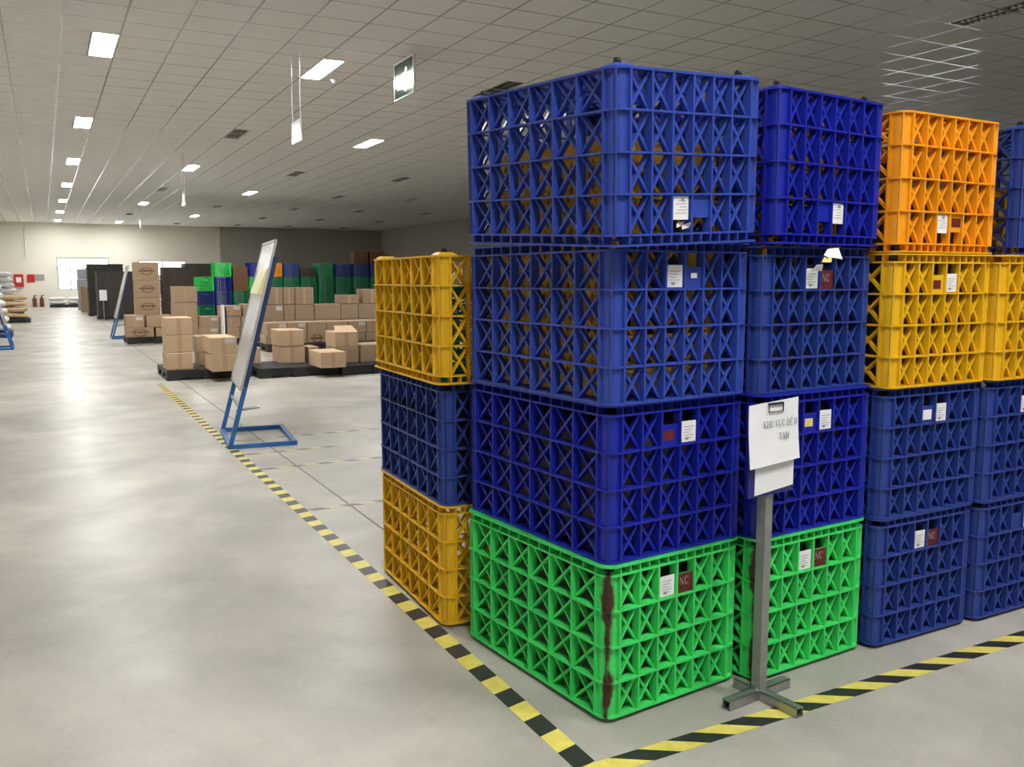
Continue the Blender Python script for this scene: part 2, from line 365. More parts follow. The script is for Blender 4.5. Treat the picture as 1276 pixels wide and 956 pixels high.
# floor joints and tapes
for a in ((.194, .206, .3, 45.), (-3.406, -3.394, -12, 48)): MB().box(a[0], a[1], a[2], a[3], .0002, .0010).build('trim_3', 'joint', kind='structure')
for y in (13.2, 25.2): MB().box(-4, 16, y, y+.012, .0002, .0010).build('trim_4', 'joint', kind='structure')
def tape(name, label, p0, p1, width, mats, step=.103, skew=.35, phase=0, skip=0.):
    p0 = Vector(p0); p1 = Vector(p1); L = (p1-p0).length; d = (p1-p0)/L; n = Vector((-d.y, d.x)); b = MB()
    k = 0; s = -phase; z = .0012
    while s < L:
        a = max(0, s); e = min(L, s+step); sk = skew*width
        if e > a and random.random() >= skip:
            q = [p0+d*(a-sk)+n*width/2, p0+d*(a+sk)-n*width/2, p0+d*(e+sk)-n*width/2, p0+d*(e-sk)+n*width/2]
            b.add([(v.x, v.y, .0004) for v in q]+[(v.x, v.y, z) for v in q], [(0, 1, 2, 3), (4, 7, 6, 5), (0, 4, 5, 1), (1, 5, 6, 2), (2, 6, 7, 3), (3, 7, 4, 0)], k % 2)
        s += step; k += 1
    return tag(b.build(name, mats), label, 'floor tape')
tape('floor_tape', 'yellow and black striped tape running along the aisle edge past the crates', (-.10, -.06), (-.10, 10.35), .072, ['tape_black', 'tape_yellow'], skew=.12)
tape('floor_tape', 'yellow and black striped tape crossing in front of the sign stand', (-.07, -.095), (3.2, -.095), .072, ['tape_yellow', 'tape_black'], skew=.75)
for y, l in ((3.07, 'worn striped tape across the floor just behind the yellow crate stack'), (4.36, 'faded dashed tape across the floor in front of the blue board stand'), (4.97, 'short worn tape touching the base of the blue board stand'), (5.62, 'faded dashed tape across the floor beside the blue board stand base')):
    tape('floor_tape', l, (-.05, y), (.75 if y == 4.97 else 2.6, y+.02), .05, ['worn_black', 'worn_yellow'], skew=.5, skip=.12)

# ------------------------------------------------------------------ plastic crates
W, D, RH, RIM = .592, .842, .115, .032
H = 4*RH+RIM; E_ = .058; TD = .034; RR = .045; FT = .006
def panel_mesh(Lf, plates):
    b = MB(); n = 6; cw = (Lf-2*E_)/n
    for k in range(5):
        z = k*RH; z0, z1 = (0, .007) if k == 0 else (z-FT/2, z+FT/2)
        b.box(E_-.001, Lf-E_+.001, 0, TD, z0, z1)
    for i in range(n+1):
        x = E_+i*cw; b.box(x-.0034, x+.0034, .001, TD, .007, 4*RH-FT/2)
    for r in range(4):
        for i in range(n):
            x0, x1 = E_+i*cw+.0034, E_+(i+1)*cw-.0034; z0, z1 = r*RH+(.007 if r == 0 else FT/2), (r+1)*RH-FT/2
            if plates and r == 3 and i in (2, 3):
                b.box(x0, x1, .010, .013, z0, z0+.066); continue
            d = Vector((x1-x0, z1-z0)).normalized(); w = .0042
            for s in (0, 1):
                a = (x0, z0) if s == 0 else (x0, z1); c = (x1, z1) if s == 0 else (x1, z0)
                nx, nz = (-d.y*w, d.x*w) if s == 0 else (d.y*w, d.x*w)
                y0, y1 = (.013, .031) if s == 0 else (.016, .032)
                q = [(a[0]-nx, a[1]-nz), (c[0]-nx, c[1]-nz), (c[0]+nx, c[1]+nz), (a[0]+nx, a[1]+nz)]
                b.hexa([(u, y0, v) for u, v in q], [(u, y1, v) for u, v in q])
    return b.mesh('side_panel')
def arc(off, n=7):
    r = RR-off; pts = [(E_+.001, off)]+[(RR-r*math.sin(t), RR-r*math.cos(t)) for t in [math.pi/2*i/(n-1) for i in range(n)]]+[(off, E_+.001)]
    return pts
def corner_mesh():
    b = MB()
    for k in range(5):
        z = k*RH; z0, z1 = (0, .007) if k == 0 else (z-FT/2, z+FT/2)
        b.strip(arc(0), arc(TD), z0, z1)
    b.strip(arc(.011), arc(.015), .007, 4*RH)
    s = 2**-.5
    for off in (0,):
        a = RR-RR*s; c = RR-(RR-.013)*s; t = .0022*s
        b.hexa([(a-t, a+t, .007), (a+t, a-t, .007), (c+t, c-t, .007), (c-t, c+t, .007)], [(a-t, a+t, 4*RH), (a+t, a-t, 4*RH), (c+t, c-t, 4*RH), (c-t, c+t, 4*RH)])
    b.box(E_-.004, E_, .002, TD, .007, 4*RH).box(.002, TD, E_-.004, E_, .007, 4*RH)
    return b.mesh('corner_post')
def ring(off, n=6):
    r = RR-off; out = []
    for cx, cy, a0 in ((RR, RR, math.pi), (W-RR, RR, 1.5*math.pi), (W-RR, D-RR, 0), (RR, D-RR, .5*math.pi)):
        for i in range(n): 
            t = a0+math.pi/2*i/(n-1); out.append((cx+r*math.cos(t), cy+r*math.sin(t)))
    return out+[out[0]]
def rim_mesh():
    b = MB(); b.strip(ring(-.004), ring(TD), H-.006, H); z0, z1 = 4*RH+FT/2, H-.006
    for i in range(13):
        for y0 in (.002, D-TD):
            x = E_+(W-2*E_)*i/12; b.box(x-.0022, x+.0022, y0, y0+TD-.002, z0, z1)
        for x0 in (.002, W-TD):
            y = E_+(D-2*E_)*i/12; b.box(x0, x0+TD-.002, y-.0022, y+.0022, z0, z1)
    return b.mesh('rim')
def base_mesh():
    b = MB(); x0, x1, y0, y1 = TD-.004, W-TD+.004, TD-.004, D-TD+.004; z0, z1 = .001, .008
    st = .050; c = -(y1-y0)
    n = int(((x1-x0)+(y1-y0))/st)
    for k in range(1, n+1):
        for s in (0, 1):
            o = k*st   # x - x0 + (y - y0) = o
            pa = (x0+min(o, x1-x0), y0+max(0, o-(x1-x0))); pb = (x0+max(0, o-(y1-y0)), y0+min(o, y1-y0))
            if s: pa = (pa[0], y0+y1-pa[1]); pb = (pb[0], y0+y1-pb[1])
            if abs(pa[0]-pb[0]) < .02: continue
            b.bar((pa[0], pa[1], (z0+z1)/2), (pb[0], pb[1], (z0+z1)/2), .014, z1-z0)
    for i in range(1, 4): b.box(x0, x1, y0+(y1-y0)*i/4-.008, y0+(y1-y0)*i/4+.008, z0, z1+.002)
    b.box((x0+x1)/2-.008, (x0+x1)/2+.008, y0, y1, z0, z1+.002)
    return b.mesh('base')
PF, PP, PS = panel_mesh(W, True), panel_mesh(W, False), panel_mesh(D, False)
CM, RM, BM = corner_mesh(), rim_mesh(), base_mesh()
pad = MB().hexa([(-.042, -.042, 0), (-.042, .042, 0), (.042, .042, 0), (.042, -.042, 0)], [(-.026, -.026, -.012), (-.026, .026, -.012), (.026, .026, -.012), (.026, -.026, -.012)]).mesh('caster_pad')
def caster_mesh():
    b = MB(); b.cyl((0, 0, -.012), (0, 0, -.016), .013); b.cyl((-.007, 0, -.021), (.007, 0, -.021), .0095, 14)
    b.box(-.0095, -.0075, -.006, .006, -.024, -.014).box(.0075, .0095, -.006, .006, -.024, -.014); return b.mesh('caster')
KM = caster_mesh()
def foot_mesh():
    b = MB(); b.cyl((-.012, 0, -.001), (.012, 0, -.001), .0138); return b.mesh('caster')
FMH = foot_mesh()
Rz = lambda a: Matrix.Rotation(a, 4, 'Z'); Tr = lambda *v: Matrix.Translation(v)
COR = [(Tr(0, 0, 0), False), (Tr(W, 0, 0) @ Rz(math.pi/2), True), (Tr(W, D, 0) @ Rz(math.pi), False), (Tr(0, D, 0) @ Rz(-math.pi/2), True)]
def crate(label, color, loc, rz=0., inv=False, sc=(1, 1, 1), tilt=None, casters=None, notes=(), group=None, lay=None, simple=False):
    """loc: front-left corner of the footprint; notes: list of (cell, kind)"""
    t = thing('plastic_crate', label, 'crate', loc, rz, group)
    M = Tr(*loc) @ Rz(rz)
    if tilt: M = M @ Matrix(((1, 0, 0, 0), (0, 1, 0, 0), (tilt[0], tilt[1], 1, 0), (0, 0, 0, 1))).to_3x3().to_quaternion().to_matrix().to_4x4() if False else M @ Matrix.Rotation(tilt[1], 4, 'X') @ Matrix.Rotation(-tilt[0], 4, 'Y')
    if lay is not None: M = M @ lay
    t.matrix_world = M @ Matrix.Diagonal((*sc, 1))
    B = Tr(W, 0, H) @ Matrix.Rotation(math.pi, 4, 'Y') if inv else Matrix.Identity(4)
    put('base', BM, color, t, B); put('rim', RM, color, t, B)
    pf = put('side_panel', PF, color, t, B)
    put('side_panel', PS, color, t, B @ Tr(0, D, 0) @ Rz(-math.pi/2)); put('side_panel', PS, color, t, B @ Tr(W, 0, 0) @ Rz(math.pi/2))
    put('side_panel', PP, color, t, B @ Tr(W, D, 0) @ Rz(math.pi))
    for k, (cm, _) in enumerate(COR):
        put('corner_post', CM, 'green_stained' if (color == 'green' and k == 0 and not simple and lay is None) else color, t, B @ cm)
    if casters:
        for x in (.055, W-.055):
            for y in (.06, D-.06):
                if casters == 'out':
                    p = put('caster_pad', pad, color, t, B @ Tr(x, y, 0)); put('caster', KM, 'rubber', p, Tr(0, 0, 0))
                else: put('caster', FMH, 'rubber', t, B @ Tr(x, y, 0))
    cw = (W-2*E_)/6
    for cell, kind in notes:
        x0 = E_+cell*cw+.004; x1 = x0+cw-.008; z0 = 3*RH+.004
        if kind == 'paper':
            s = MB().box(x0+.006, x1-.004, .0075, .0085, z0+.002, z0+.070).mesh('paper_note'); o = put('paper_note', s, 'paper', t, B)
            q = MB()
            for k in range(5): q.box(x0+.014, x1-.014-.008*(k % 3), .0070, .0074, z0+.050-.009*k, z0+.052-.009*k)
            q.box(x0+.022, x0+.036, .0070, .0074, z0+.008, z0+.018)
            put('printing', q.mesh('printing'), 'paper_grey', o)
        elif kind == 'half':
            s = MB().box(x0+.004, x1-.012, .0075, .0085, z0+.012, z0+.050).mesh('paper_note'); put('paper_note', s, 'paper', t, B)
        elif kind == 'small':
            s = MB().box(x0+.026, x1-.020, .0085, .0098, z0+.030, z0+.046).mesh('paper_note'); put('paper_note', s, 'paper', t, B)
        elif kind == 'cream':
            s = MB().box(x0+.012, x1-.020, .0085, .0098, z0+.018, z0+.046).mesh('paper_note'); put('paper_note', s, 'paper_yellow', t, B)
        elif kind == 'red':
            s = MB().box(x0+.002, x1-.016, .0088, .0098, z0+.014, z0+.046).mesh('name_plate'); put('name_plate', s, 'red_plate', t, B)
        elif kind == 'NC':
            s = MB().box(x0-.001, x1+.004, .0085, .0098, z0-.001, z0+.064).mesh('name_plate'); o = put('name_plate', s, 'red_plate', t, B)
            q = MB(); write(q, 'NC', x0+.012, z0+.026, .026, .0082); put('lettering', q.mesh('lettering'), 'paper_grey', o)
    return t
A = [(.0713, .094, .099), (.0789, .1063, .0871), (.0709, .0903, .0847), (.0367, .0244, .0859)]
crate('bright green lattice crate with brown corner stains, foot of the tape-corner stack', 'green', (A[0][0], A[0][1], .015), A[0][2], casters='foot', notes=[(2, 'paper'), (3, 'NC')])
crate('deep blue lattice crate on the green crate at the tape corner', 'deep_blue', (A[1][0], A[1][1], .509), A[1][2], notes=[(2, 'red'), (3, 'paper')])
crate('blue lattice crate holding a yellow crate, third up in the stack at the tape corner', 'blue', (A[2][0], A[2][1], 1.0025), A[2][2], notes=[(2, 'paper'), (3, 'small')])
crate('upturned blue lattice crate with black casters topping the stack at the tape corner', 'blue', (A[3][0], A[3][1], 1.467), A[3][2], inv=True, tilt=(.050, .047), casters='out', notes=[(3, 'paper')])
LAY = Tr(0, 0, W) @ Matrix.Rotation(math.pi/2, 4, 'Y')
def inner(label, color, x, y, z, dims, rz):
    sx, sy, sz = dims[2]/W, dims[1]/D, dims[0]/H      # local x -> world z, local z -> world x
    lay = Tr(0, 0, dims[2]) @ Matrix.Rotation(math.pi/2, 4, 'Y')
    return crate(label, color, (x, y, z), rz, sc=(sx, sy, sz), lay=lay, simple=True)
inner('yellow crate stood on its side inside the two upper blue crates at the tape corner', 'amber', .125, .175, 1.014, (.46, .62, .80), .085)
# stack behind the sign stand
bz = [.015, .506, .997]
crate('bright green lattice crate on the floor right behind the sign stand', 'green', (.672, .092, bz[0]), .055, sc=(.97, 1, .994), casters='foot', notes=[(2, 'paper'), (3, 'NC')])
crate('deep blue lattice crate behind the white paper sign', 'deep_blue', (.676, .100, bz[1]), .055, sc=(.985, 1, .994), notes=[(2, 'cream'), (3, 'paper')])
crate('dull blue lattice crate with torn paper tucked under its upturned neighbour above', 'navy', (.684, .118, bz[2]), .06, sc=(.962, 1, .994), notes=[(2, 'paper'), (3, 'NC')])
crate('upturned deep blue lattice crate with black casters above the torn paper', 'deep_blue', (.692, .074, 1.4915), .10, inv=True, sc=(.96, 1, 1.0), casters='out', notes=[(2, 'paper')])
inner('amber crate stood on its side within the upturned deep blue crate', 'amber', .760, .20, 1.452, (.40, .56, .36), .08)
# stack with the orange crate on top
cz_ = [.015, .500, .985]
crate('dull blue lattice crate on the floor in the stack crowned by the orange crate', 'navy', (1.262, .088, cz_[0]), .005, sc=(.945, 1, .982), casters='foot', notes=[(2, 'paper'), (3, 'NC')])
crate('dull blue lattice crate just under the yellow crate in the orange-topped stack', 'navy', (1.262, .085, cz_[1]), .0, sc=(.95, 1, .982), notes=[(2, 'half'), (3, 'paper')])
crate('yellow lattice crate with a red mark, directly beneath the orange crate', 'yellow', (1.260, .070, cz_[2]), .005, sc=(.95, 1, .982), notes=[(2, 'red'), (3, 'paper')])
crate('upturned orange lattice crate, the only orange one', 'orange', (1.262, .066, 1.4705), .02, inv=True, sc=(.96, 1, .99), notes=[(3, 'paper'), (2, 'red')])
# end stack
crate('dull blue lattice crate on the floor in the stack past the orange-topped one', 'navy', (1.836, .075, cz_[0]), .008, sc=(.97, 1, .982), casters='foot', notes=[(3, 'paper')])
crate('dull blue lattice crate second from the floor past the orange-topped stack', 'navy', (1.832, .070, cz_[1]), .006, sc=(.97, 1, .982), notes=[(2, 'paper')])
crate('yellow lattice crate beside the yellow crate of the orange-topped stack', 'yellow', (1.830, .052, cz_[2]), .008, sc=(.97, 1, .982), notes=[(2, 'paper')])
crate('upturned blue lattice crate with yellow showing inside, beside the orange crate', 'navy', (1.998, .090, 1.4705), .08, inv=True, casters='out')
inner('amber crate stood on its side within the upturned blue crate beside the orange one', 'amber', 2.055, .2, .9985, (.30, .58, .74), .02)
# stack behind the corner stack
crate('yellow lattice crate on the floor behind the green corner crate', 'yellow', (-.066, 1.022, .015), -.036, sc=(.965, .975, .976), casters='foot')
crate('blue lattice crate sandwiched between two yellow crates', 'navy', (-.062, 1.030, .4965), -.034, sc=(.965, .975, .976))
crate('upturned yellow lattice crate with casters topping the stack behind the corner stack', 'yellow', (-.090, 1.000, .979), -.036, inv=True, sc=(.975, .985, .995), casters='out')
inner('green crate stood on its side inside the yellow-topped stack', 'dark_green', .0, 1.12, .955, (.40, .56, .40), -.03)
# second row, seen only through the lattices
for x, y, cols in ((.66, 1.06, ('navy', 'deep_blue', 'navy')), (1.30, 1.04, ('navy', 'navy', 'navy', 'navy'))):
    for k, c in enumerate(cols):
        crate(f'blue crate, {ORD[k]} up, in the row hidden behind the '+('sign stand stack' if x < 1 else 'orange-topped stack'), c, (x, y, .015+.492*k), 0, casters='foot' if k == 0 else None, group='blue crates glimpsed through the front stacks')
def goods(where, x, y, z, rz, w=.46, d=.70, h=.38, m='charcoal'):  # lumpy dark contents, added so the open lattice cells read dark
    r = random.Random(where); b = MB(); nx, ny, nz = 5, 6, 4; vs = []; idx = {}; fs = []
    def vid(i, j, k):
        if (i, j, k) not in idx:
            f = lambda: r.uniform(-.012, .012)
            idx[(i, j, k)] = len(vs); vs.append((w*i/nx+f(), d*j/ny+f(), max(0, h*k/nz+(f()*2 if k else 0))))
        return idx[(i, j, k)]
    for i in range(nx):
        for j in range(ny): fs += [(vid(i, j, 0), vid(i, j+1, 0), vid(i+1, j+1, 0), vid(i+1, j, 0)), (vid(i, j, nz), vid(i+1, j, nz), vid(i+1, j+1, nz), vid(i, j+1, nz))]
    for k in range(nz):
        for i in range(nx): fs += [(vid(i, 0, k), vid(i+1, 0, k), vid(i+1, 0, k+1), vid(i, 0, k+1)), (vid(i+1, ny, k), vid(i, ny, k), vid(i, ny, k+1), vid(i+1, ny, k+1))]
        for j in range(ny): fs += [(vid(0, j+1, k), vid(0, j, k), vid(0, j, k+1), vid(0, j+1, k+1)), (vid(nx, j, k), vid(nx, j+1, k), vid(nx, j+1, k+1), vid(nx, j, k+1))]
    b.add(vs, fs); o = b.build('added_goods', m); smooth(o); o.location = (x, y, z+.012); o.rotation_euler = (0, 0, rz)
    return tag(o, 'dark packed goods added inside the '+where, 'goods')
goods('green crate at the tape corner', .135, .170, .015, .099); goods('deep blue crate at the tape corner', .142, .182, .509, .087)
goods('green crate behind the sign stand', .735, .165, .015, .055, .45); goods('deep blue crate behind the paper sign', .740, .175, .506, .055, .45)
goods('floor crate of the orange-topped stack', 1.325, .16, .015, 0, .43); goods('second crate of the orange-topped stack', 1.325, .16, .500, 0, .43); goods('yellow crate of the orange-topped stack', 1.325, .15, .985, 0, .43, h=.80); goods('blue crate under the torn paper', .745, .20, .997, .06, .45, h=.42)  # block in the yellow crate reaches up to darken the orange crate's voids
goods('floor crate past the orange-topped stack', 1.895, .16, .015, .03, .44); goods('second crate past the orange-topped stack', 1.885, .16, .500, .03, .44)
tw = MB()
for pts in ([(843, 284), (852, 281), (853, 276), (846, 278)], [(850, 286), (862, 283), (861, 277), (853, 280)]):
    for e in (0, .0012):
        f = [on_y(px, py, .045) for px, py in pts]; f = [(v.x, v.y+e+.01*(i % 2), v.z) for i, v in enumerate(f)]
        tw.add(f, [(0, 1, 2, 3) if e == 0 else (3, 2, 1, 0)])
tag(tw.build('torn_paper', 'label_paper'), 'small crumpled paper in the opening below the top corner crate label', 'paper')
goods('blue crate between the two yellow crates', .0, 1.11, .4965, -.034, .44, .66, .43)
# torn paper between the two upper crates behind the sign
tp = MB()
P0 = on_y(1034, 309, .085)
def quad3(pts, mi): tp.add(pts, [(0, 1, 2, 3)], mi); tp.add([(p[0], p[1]+.0012, p[2]) for p in pts], [(3, 2, 1, 0)], mi)
def pp(x, y, yy): v = on_y(x, y, yy); return (v.x, v.y, v.z)
quad3([pp(1030, 320, .094), pp(1050, 323, .078), pp(1045, 309, .092), pp(1032, 310, .100)], 0)
quad3([pp(1027, 318, .093), pp(1033, 321, .084), pp(1036, 312, .096), pp(1031, 311, .100)], 0)
quad3([pp(1024, 327, .088), pp(1036, 327, .084), pp(1037, 320, .092), pp(1027, 320, .094)], 1)
quad3([pp(1012, 337, .098), pp(1024, 338, .092), pp(1026, 329, .092), pp(1018, 330, .098)], 2)
tag(tp.build('torn_paper', ['paper', 'paper_yellow', 'paper_grey']), 'torn crumpled paper scraps tucked between two blue crates', 'paper')

# ------------------------------------------------------------------ sign stand in front of the crates
t = thing('sign_stand', 'grey steel sign stand with crossed feet and papers reading KHU VUC DE', 'sign stand', (.63, .018, 0), math.radians(6))
b = .032
for a, L in (((-1, 0), .155), ((0, -1), .165), ((0, 1), .095), ((1, 0), .14)):
    u = Vector((a[0], a[1], 0)); nrm = Vector((-u.y, u.x, 0)); q = MB(); s = .017
    p, e = u*s, u*L
    th = .003
    for dx, dz, wx_, wz_ in ((-1, 0, th, b), (1, 0, th, b), (0, -1, b, th), (0, 1, b, th)):
        c = nrm*dx*(b/2-th/2)+Vector((0, 0, b/2+dz*(b/2-th/2)+.0005))
        q.bar(p+c, e+c, wx_, wz_)
    q.build('foot', 'galvanised', t)
post = MB(); post.box(-.017, .017, -.017, .017, .001, .985); post.build('post', 'steel_grey', t)
weld = MB(); weld.cyl((0, 0, .03), (0, 0, .045), .026, 10, r2=.019); weld.build('weld', 'galvanised', t)
ang = math.radians(6)
bd = MB(); bd.box(-.112, .104, -.026, -.020, .694, .99); cb = bd.build('clipboard', 'clipboard', t)
def sheet(name, x0, x1, z0, z1, y0, curl, skewz, parent, n=10):
    b = MB(); vs = []
    for k in range(n+1):
        f = k/n; z = z1+(z0-z1)*f; y = y0-curl*f*f
        vs += [(x0-.002*f, y, z+skewz*0), (x1, y+.001, z+skewz)]
    fs = [(2*k, 2*k+2, 2*k+3, 2*k+1) for k in range(n)]
    b.add(vs, fs); b.add([(v[0], v[1]+.0006, v[2]) for v in vs], [f[::-1] for f in fs])
    return b.build(name, 'paper', parent)
s2 = sheet('paper_sheet', -.084, .100, .700, .96, -.028, .001, .014, t)
s1 = sheet('paper_sheet', -.127, .108, .792, .990, -.032, .014, .012, t); s1['label'] = 'white sheet with printed capitals'
q = MB(); yt = -.0405
write(q, 'KHU VỰC ĐỂ B', -.064, .915, .0205, -.0385, wmul=.93, clip=.1075); write(q, 'TẠM', .006, .874, .0205, -.0415, wmul=.95)
q.build('lettering', 'ink', s1)
q = MB()
q.box(-.040, .030, -.0375, -.0350, .962, .9645); q.box(-.040, -.0375, -.0375, -.0350, .962, .988); q.box(.0275, .030, -.0375, -.0350, .962, .988); q.box(-.040, .030, -.0375, -.019, .986, .992)
q.build('clip', 'clip_black', t)

# ------------------------------------------------------------------ leaning board stands
def board_stand(label, loc, rz=0., wid=.88, mirror=False, sleeve=True, scale=1.):
    t = thing('board_stand', label, 'board stand', loc, rz, None); t.scale = (-scale if mirror else scale, scale, scale)
    k = .262; tb = .036      # lean per metre
    f = MB()
    f.bar((0, 0, .018), (.52, 0, .018), tb, tb); f.bar((0, wid, .018), (.52, wid, .018), tb, tb); f.bar((.52, -.018, .018), (.52, wid+.018, .018), tb, tb); f.bar((0, -.018, .018), (0, wid+.018, .018), tb, tb)
    f.build('base_frame', 'blue_paint', t)
    for y in (0, wid):
        MB().bar((.006, y, .03), (.006+k*.50, y, .51), tb, tb, up=(0, 1, 0)).build('leg', 'blue_paint', t)
        MB().bar((.006+k*.50, y, .51), (.006+k*1.55, y, 1.56), tb, tb, up=(0, 1, 0)).build('back_rail', 'blue_paint_shaded', t)  # upper half of the upright, its shade put into a darker blue
    MB().bar((.06+.03, 0, .33), (.06+.03, wid, .33), .02, .02).build('crossbar', 'galvanised', t)
    MB().cyl((.06, .05, .31), (.25, .05, .33), .012).build('bracket', 'galvanised', t)
    c = math.sqrt(1+k*k); nx, nz = -1/c, k/c
    def P(y, z, off): return (.006+k*z+nx*off, y, z+nz*off)
    pb = MB(); pb.hexa([P(-.03, .47, .022), P(wid+.03, .47, .022), P(wid+.03, .47, .036), P(-.03, .47, .036)], [P(-.03, 1.69, .022), P(wid+.03, 1.69, .022), P(wid+.03, 1.69, .036), P(-.03, 1.69, .036)])
    bo = pb.build('board', 'board_face', t)
    fr = MB()
    for y0, y1, z0, z1 in ((-.03, -.008, .47, 1.69), (wid+.008, wid+.03, .47, 1.69), (-.03, wid+.03, .47, .49), (-.03, wid+.03, 1.67, 1.69)):
        fr.hexa([P(y0, z0, .036), P(y1, z0, .036), P(y1, z0, .041), P(y0, z0, .041)], [P(y0, z1, .036), P(y1, z1, .036), P(y1, z1, .041), P(y0, z1, .041)])
    fr.build('board_frame', 'alu', bo)
    if sleeve:
        s = MB(); s.hexa([P(.02, 1.24, .037), P(.60, 1.24, .037), P(.60, 1.24, .075), P(.02, 1.24, .075)], [P(.02, 1.45, .037), P(.60, 1.45, .037), P(.60, 1.45, .048), P(.02, 1.45, .048)])
        s.build('document_holder', 'sleeve', bo)
    return t
board_stand('blue-framed leaning notice board with a yellowish document holder by the aisle tape', (-.115, 5.26, 0), math.radians(-6))
board_stand('blue-framed leaning notice board beside the tall three-carton tower', (-.03, 20.2, 0), math.radians(0), wid=.7, sleeve=False)
board_stand('blue-framed leaning notice board in front of the white sacks', (-1.99, 17.83, 0), 0, wid=.8, mirror=True, sleeve=False)
# narrow post board behind the front pallets
t = thing('post_board', 'narrow white edge-on board on a dark post behind the front pallets', 'sign', (1.10, 12.2, 0))
MB().box(-.02, .02, -.02, .02, .02, .95).build('post', 'clip_black', t); MB().box(-.045, -.022, -.09, .09, .52, .98).build('board', 'paper', t); MB().box(-.15, .15, -.15, .15, 0, .02).build('base_plate', 'clip_black', t)

# ------------------------------------------------------------------ pallets and cartons
def pallet(label, loc, sx=1.12, sy=1.12, rz=0., color='black_plastic', group=None):
    t = thing('pallet', label, 'pallet', loc, rz, group); h = .14
    n = 8; wd = sy/n
    sl = MB().box(0, sx, .006, wd-.012, h-.022, h).mesh('deck_slat')
    for k in range(n): put('deck_slat', sl, color, t, Tr(0, k*wd, 0))
    for j, x in enumerate((0, sx/2-.09, sx-.18)):
        r = MB().box(x, x+.18, 0, sy, 0, .022).box(x, x+.18, 0, sy, h-.050, h-.022)
        for y in (0, sy/2-.10, sy-.20): r.box(x, x+.18, y, y+.20, .022, h-.050)
        r.build('runner', color, t)
    for y in (.05, sy-.07): MB().box(.02, sx-.02, y, y+.02, .022, h-.022).build('web', color, t)
    return t
pallet('black plastic pallet carrying the three-carton stack nearest the aisle tape', (.03, 10.62, 0))
pallet('black plastic pallet carrying the pair of twin cartons in the front row', (1.20, 10.30, 0), 1.12)
pallet('black plastic pallet carrying the open-flap carton in the front row', (2.34, 10.16, 0), 1.15)
pallet('black plastic pallet beneath the tall three-carton tower', (.14, 18.3, 0), 1.25)
pallet('black plastic pallet under the middle carton rows, by the gap in the front row', (2.30, 14.75, 0), 1.25, 1.2)
pallet('black plastic pallet under the middle carton rows, away from the gap', (3.60, 14.6, 0), 1.5, 1.2)
def carton(label, x0, x1, z0, z1, y, dep=.42, mt='card', tape_v=True, note=0, logo=False, rz=0., group=None, flaps=False):
    t = thing('carton', label, 'carton', ((x0+x1)/2, y, z0), rz, group)
    w = (x1-x0)/2-.004; h = z1-z0-.002; c = .008
    b = MB()
    lo = [(-w+c, c, 0), (w-c, c, 0), (w-c, dep-c, 0), (-w+c, dep-c, 0)]; m0 = [(-w, 0, c), (w, 0, c), (w, dep, c), (-w, dep, c)]
    m1 = [(p[0], p[1], h-c) for p in m0]; bul = .006
    hi = [(p[0], p[1], h) for p in lo]
    b.add(lo+m0+m1+hi, [(0, 3, 2, 1), (0, 1, 5, 4), (1, 2, 6, 5), (2, 3, 7, 6), (3, 0, 4, 7), (4, 5, 9, 8), (5, 6, 10, 9), (6, 7, 11, 10), (7, 4, 8, 11), (8, 9, 13, 12), (9, 10, 14, 13), (10, 11, 15, 14), (11, 8, 12, 15), (12, 13, 14, 15)])
    b.build('body', mt, t)
    if tape_v:
        tb = MB(); tb.box(-.03, .03, -.0015, 0, c, h-c).box(-.03, .03, c, dep-c, h, h+.0012); tb.build('packing_tape', 'pack_tape', t)
    if note:
        MB().box(w-.16, w-.03, -.003, -.0016, h*.62, h*.90).build('paper_label', 'label_paper', t)
        if note > 1: MB().box(-w+.03, -w+.14, -.003, -.0016, h*.6, h*.86).build('paper_label', 'label_paper', t)
    if logo:
        q = MB(); ww = min(.34, w*1.1); zc = h*.52
        for k in range(7): 
            xx = -ww/2+ww*k/6; q.box(xx-.016, xx+.016, -.0032, -.002, zc-.02-.008*(k % 2), zc+.022+.006*((k+1) % 3 == 0))
        for k in range(9):
            f = k/8*2-1; q.box(f*ww*.36-.02, f*ww*.36+.02, -.0032, -.002, zc-.062-.03*(1-f*f), zc-.048-.03*(1-f*f))
            q.box(f*ww*.36-.02, f*ww*.36+.02, -.0032, -.002, zc+.038+.02*(1-f*f), zc+.050+.02*(1-f*f))
        q.build('printed_mark', 'ink_brown', t)
    if flaps:
        MB().hexa([(-w, -.002, h-.004), (w, -.002, h-.004), (w, .002, h), (-w, .002, h)], [(-w+.04, .17, h+.085), (w-.04, .17, h+.085), (w-.04, .174, h+.089), (-w+.04, .174, h+.089)]).build('flap', mt, t)
    return t
PZ = .14
def rect(x0, yt, x1, yb, Y): a = on_y(x0, yb, Y); c = on_y(x1, yt, Y); e = on_y(x1, yb, Y); f = on_y(x0, yt, Y); return a.x, e.x, (a.z+e.z)/2, (c.z+f.z)/2
def stack(label_list, x0, x1, edges, Y, base=None, **kw):
    """edges: pixel rows from top to bottom; builds cartons bottom-up sharing borders"""
    zs = [on_y((x0+x1)/2, e, Y).z for e in edges]
    if base is not None: zs[-1] = base
    xa, xb = on_y(x0, edges[-1], Y).x, on_y(x1, edges[-1], Y).x
    n = len(edges)-1; out = []
    for k in range(n):
        kk = {a: (v[k] if isinstance(v, (list, tuple)) else v) for a, v in kw.items()}
        jit = 0 if n == 1 else random.uniform(-.012, .012)
        out.append(carton(label_list[k], xa+jit, xb+jit, zs[k+1], zs[k], Y+abs(jit), **kk))
    return out
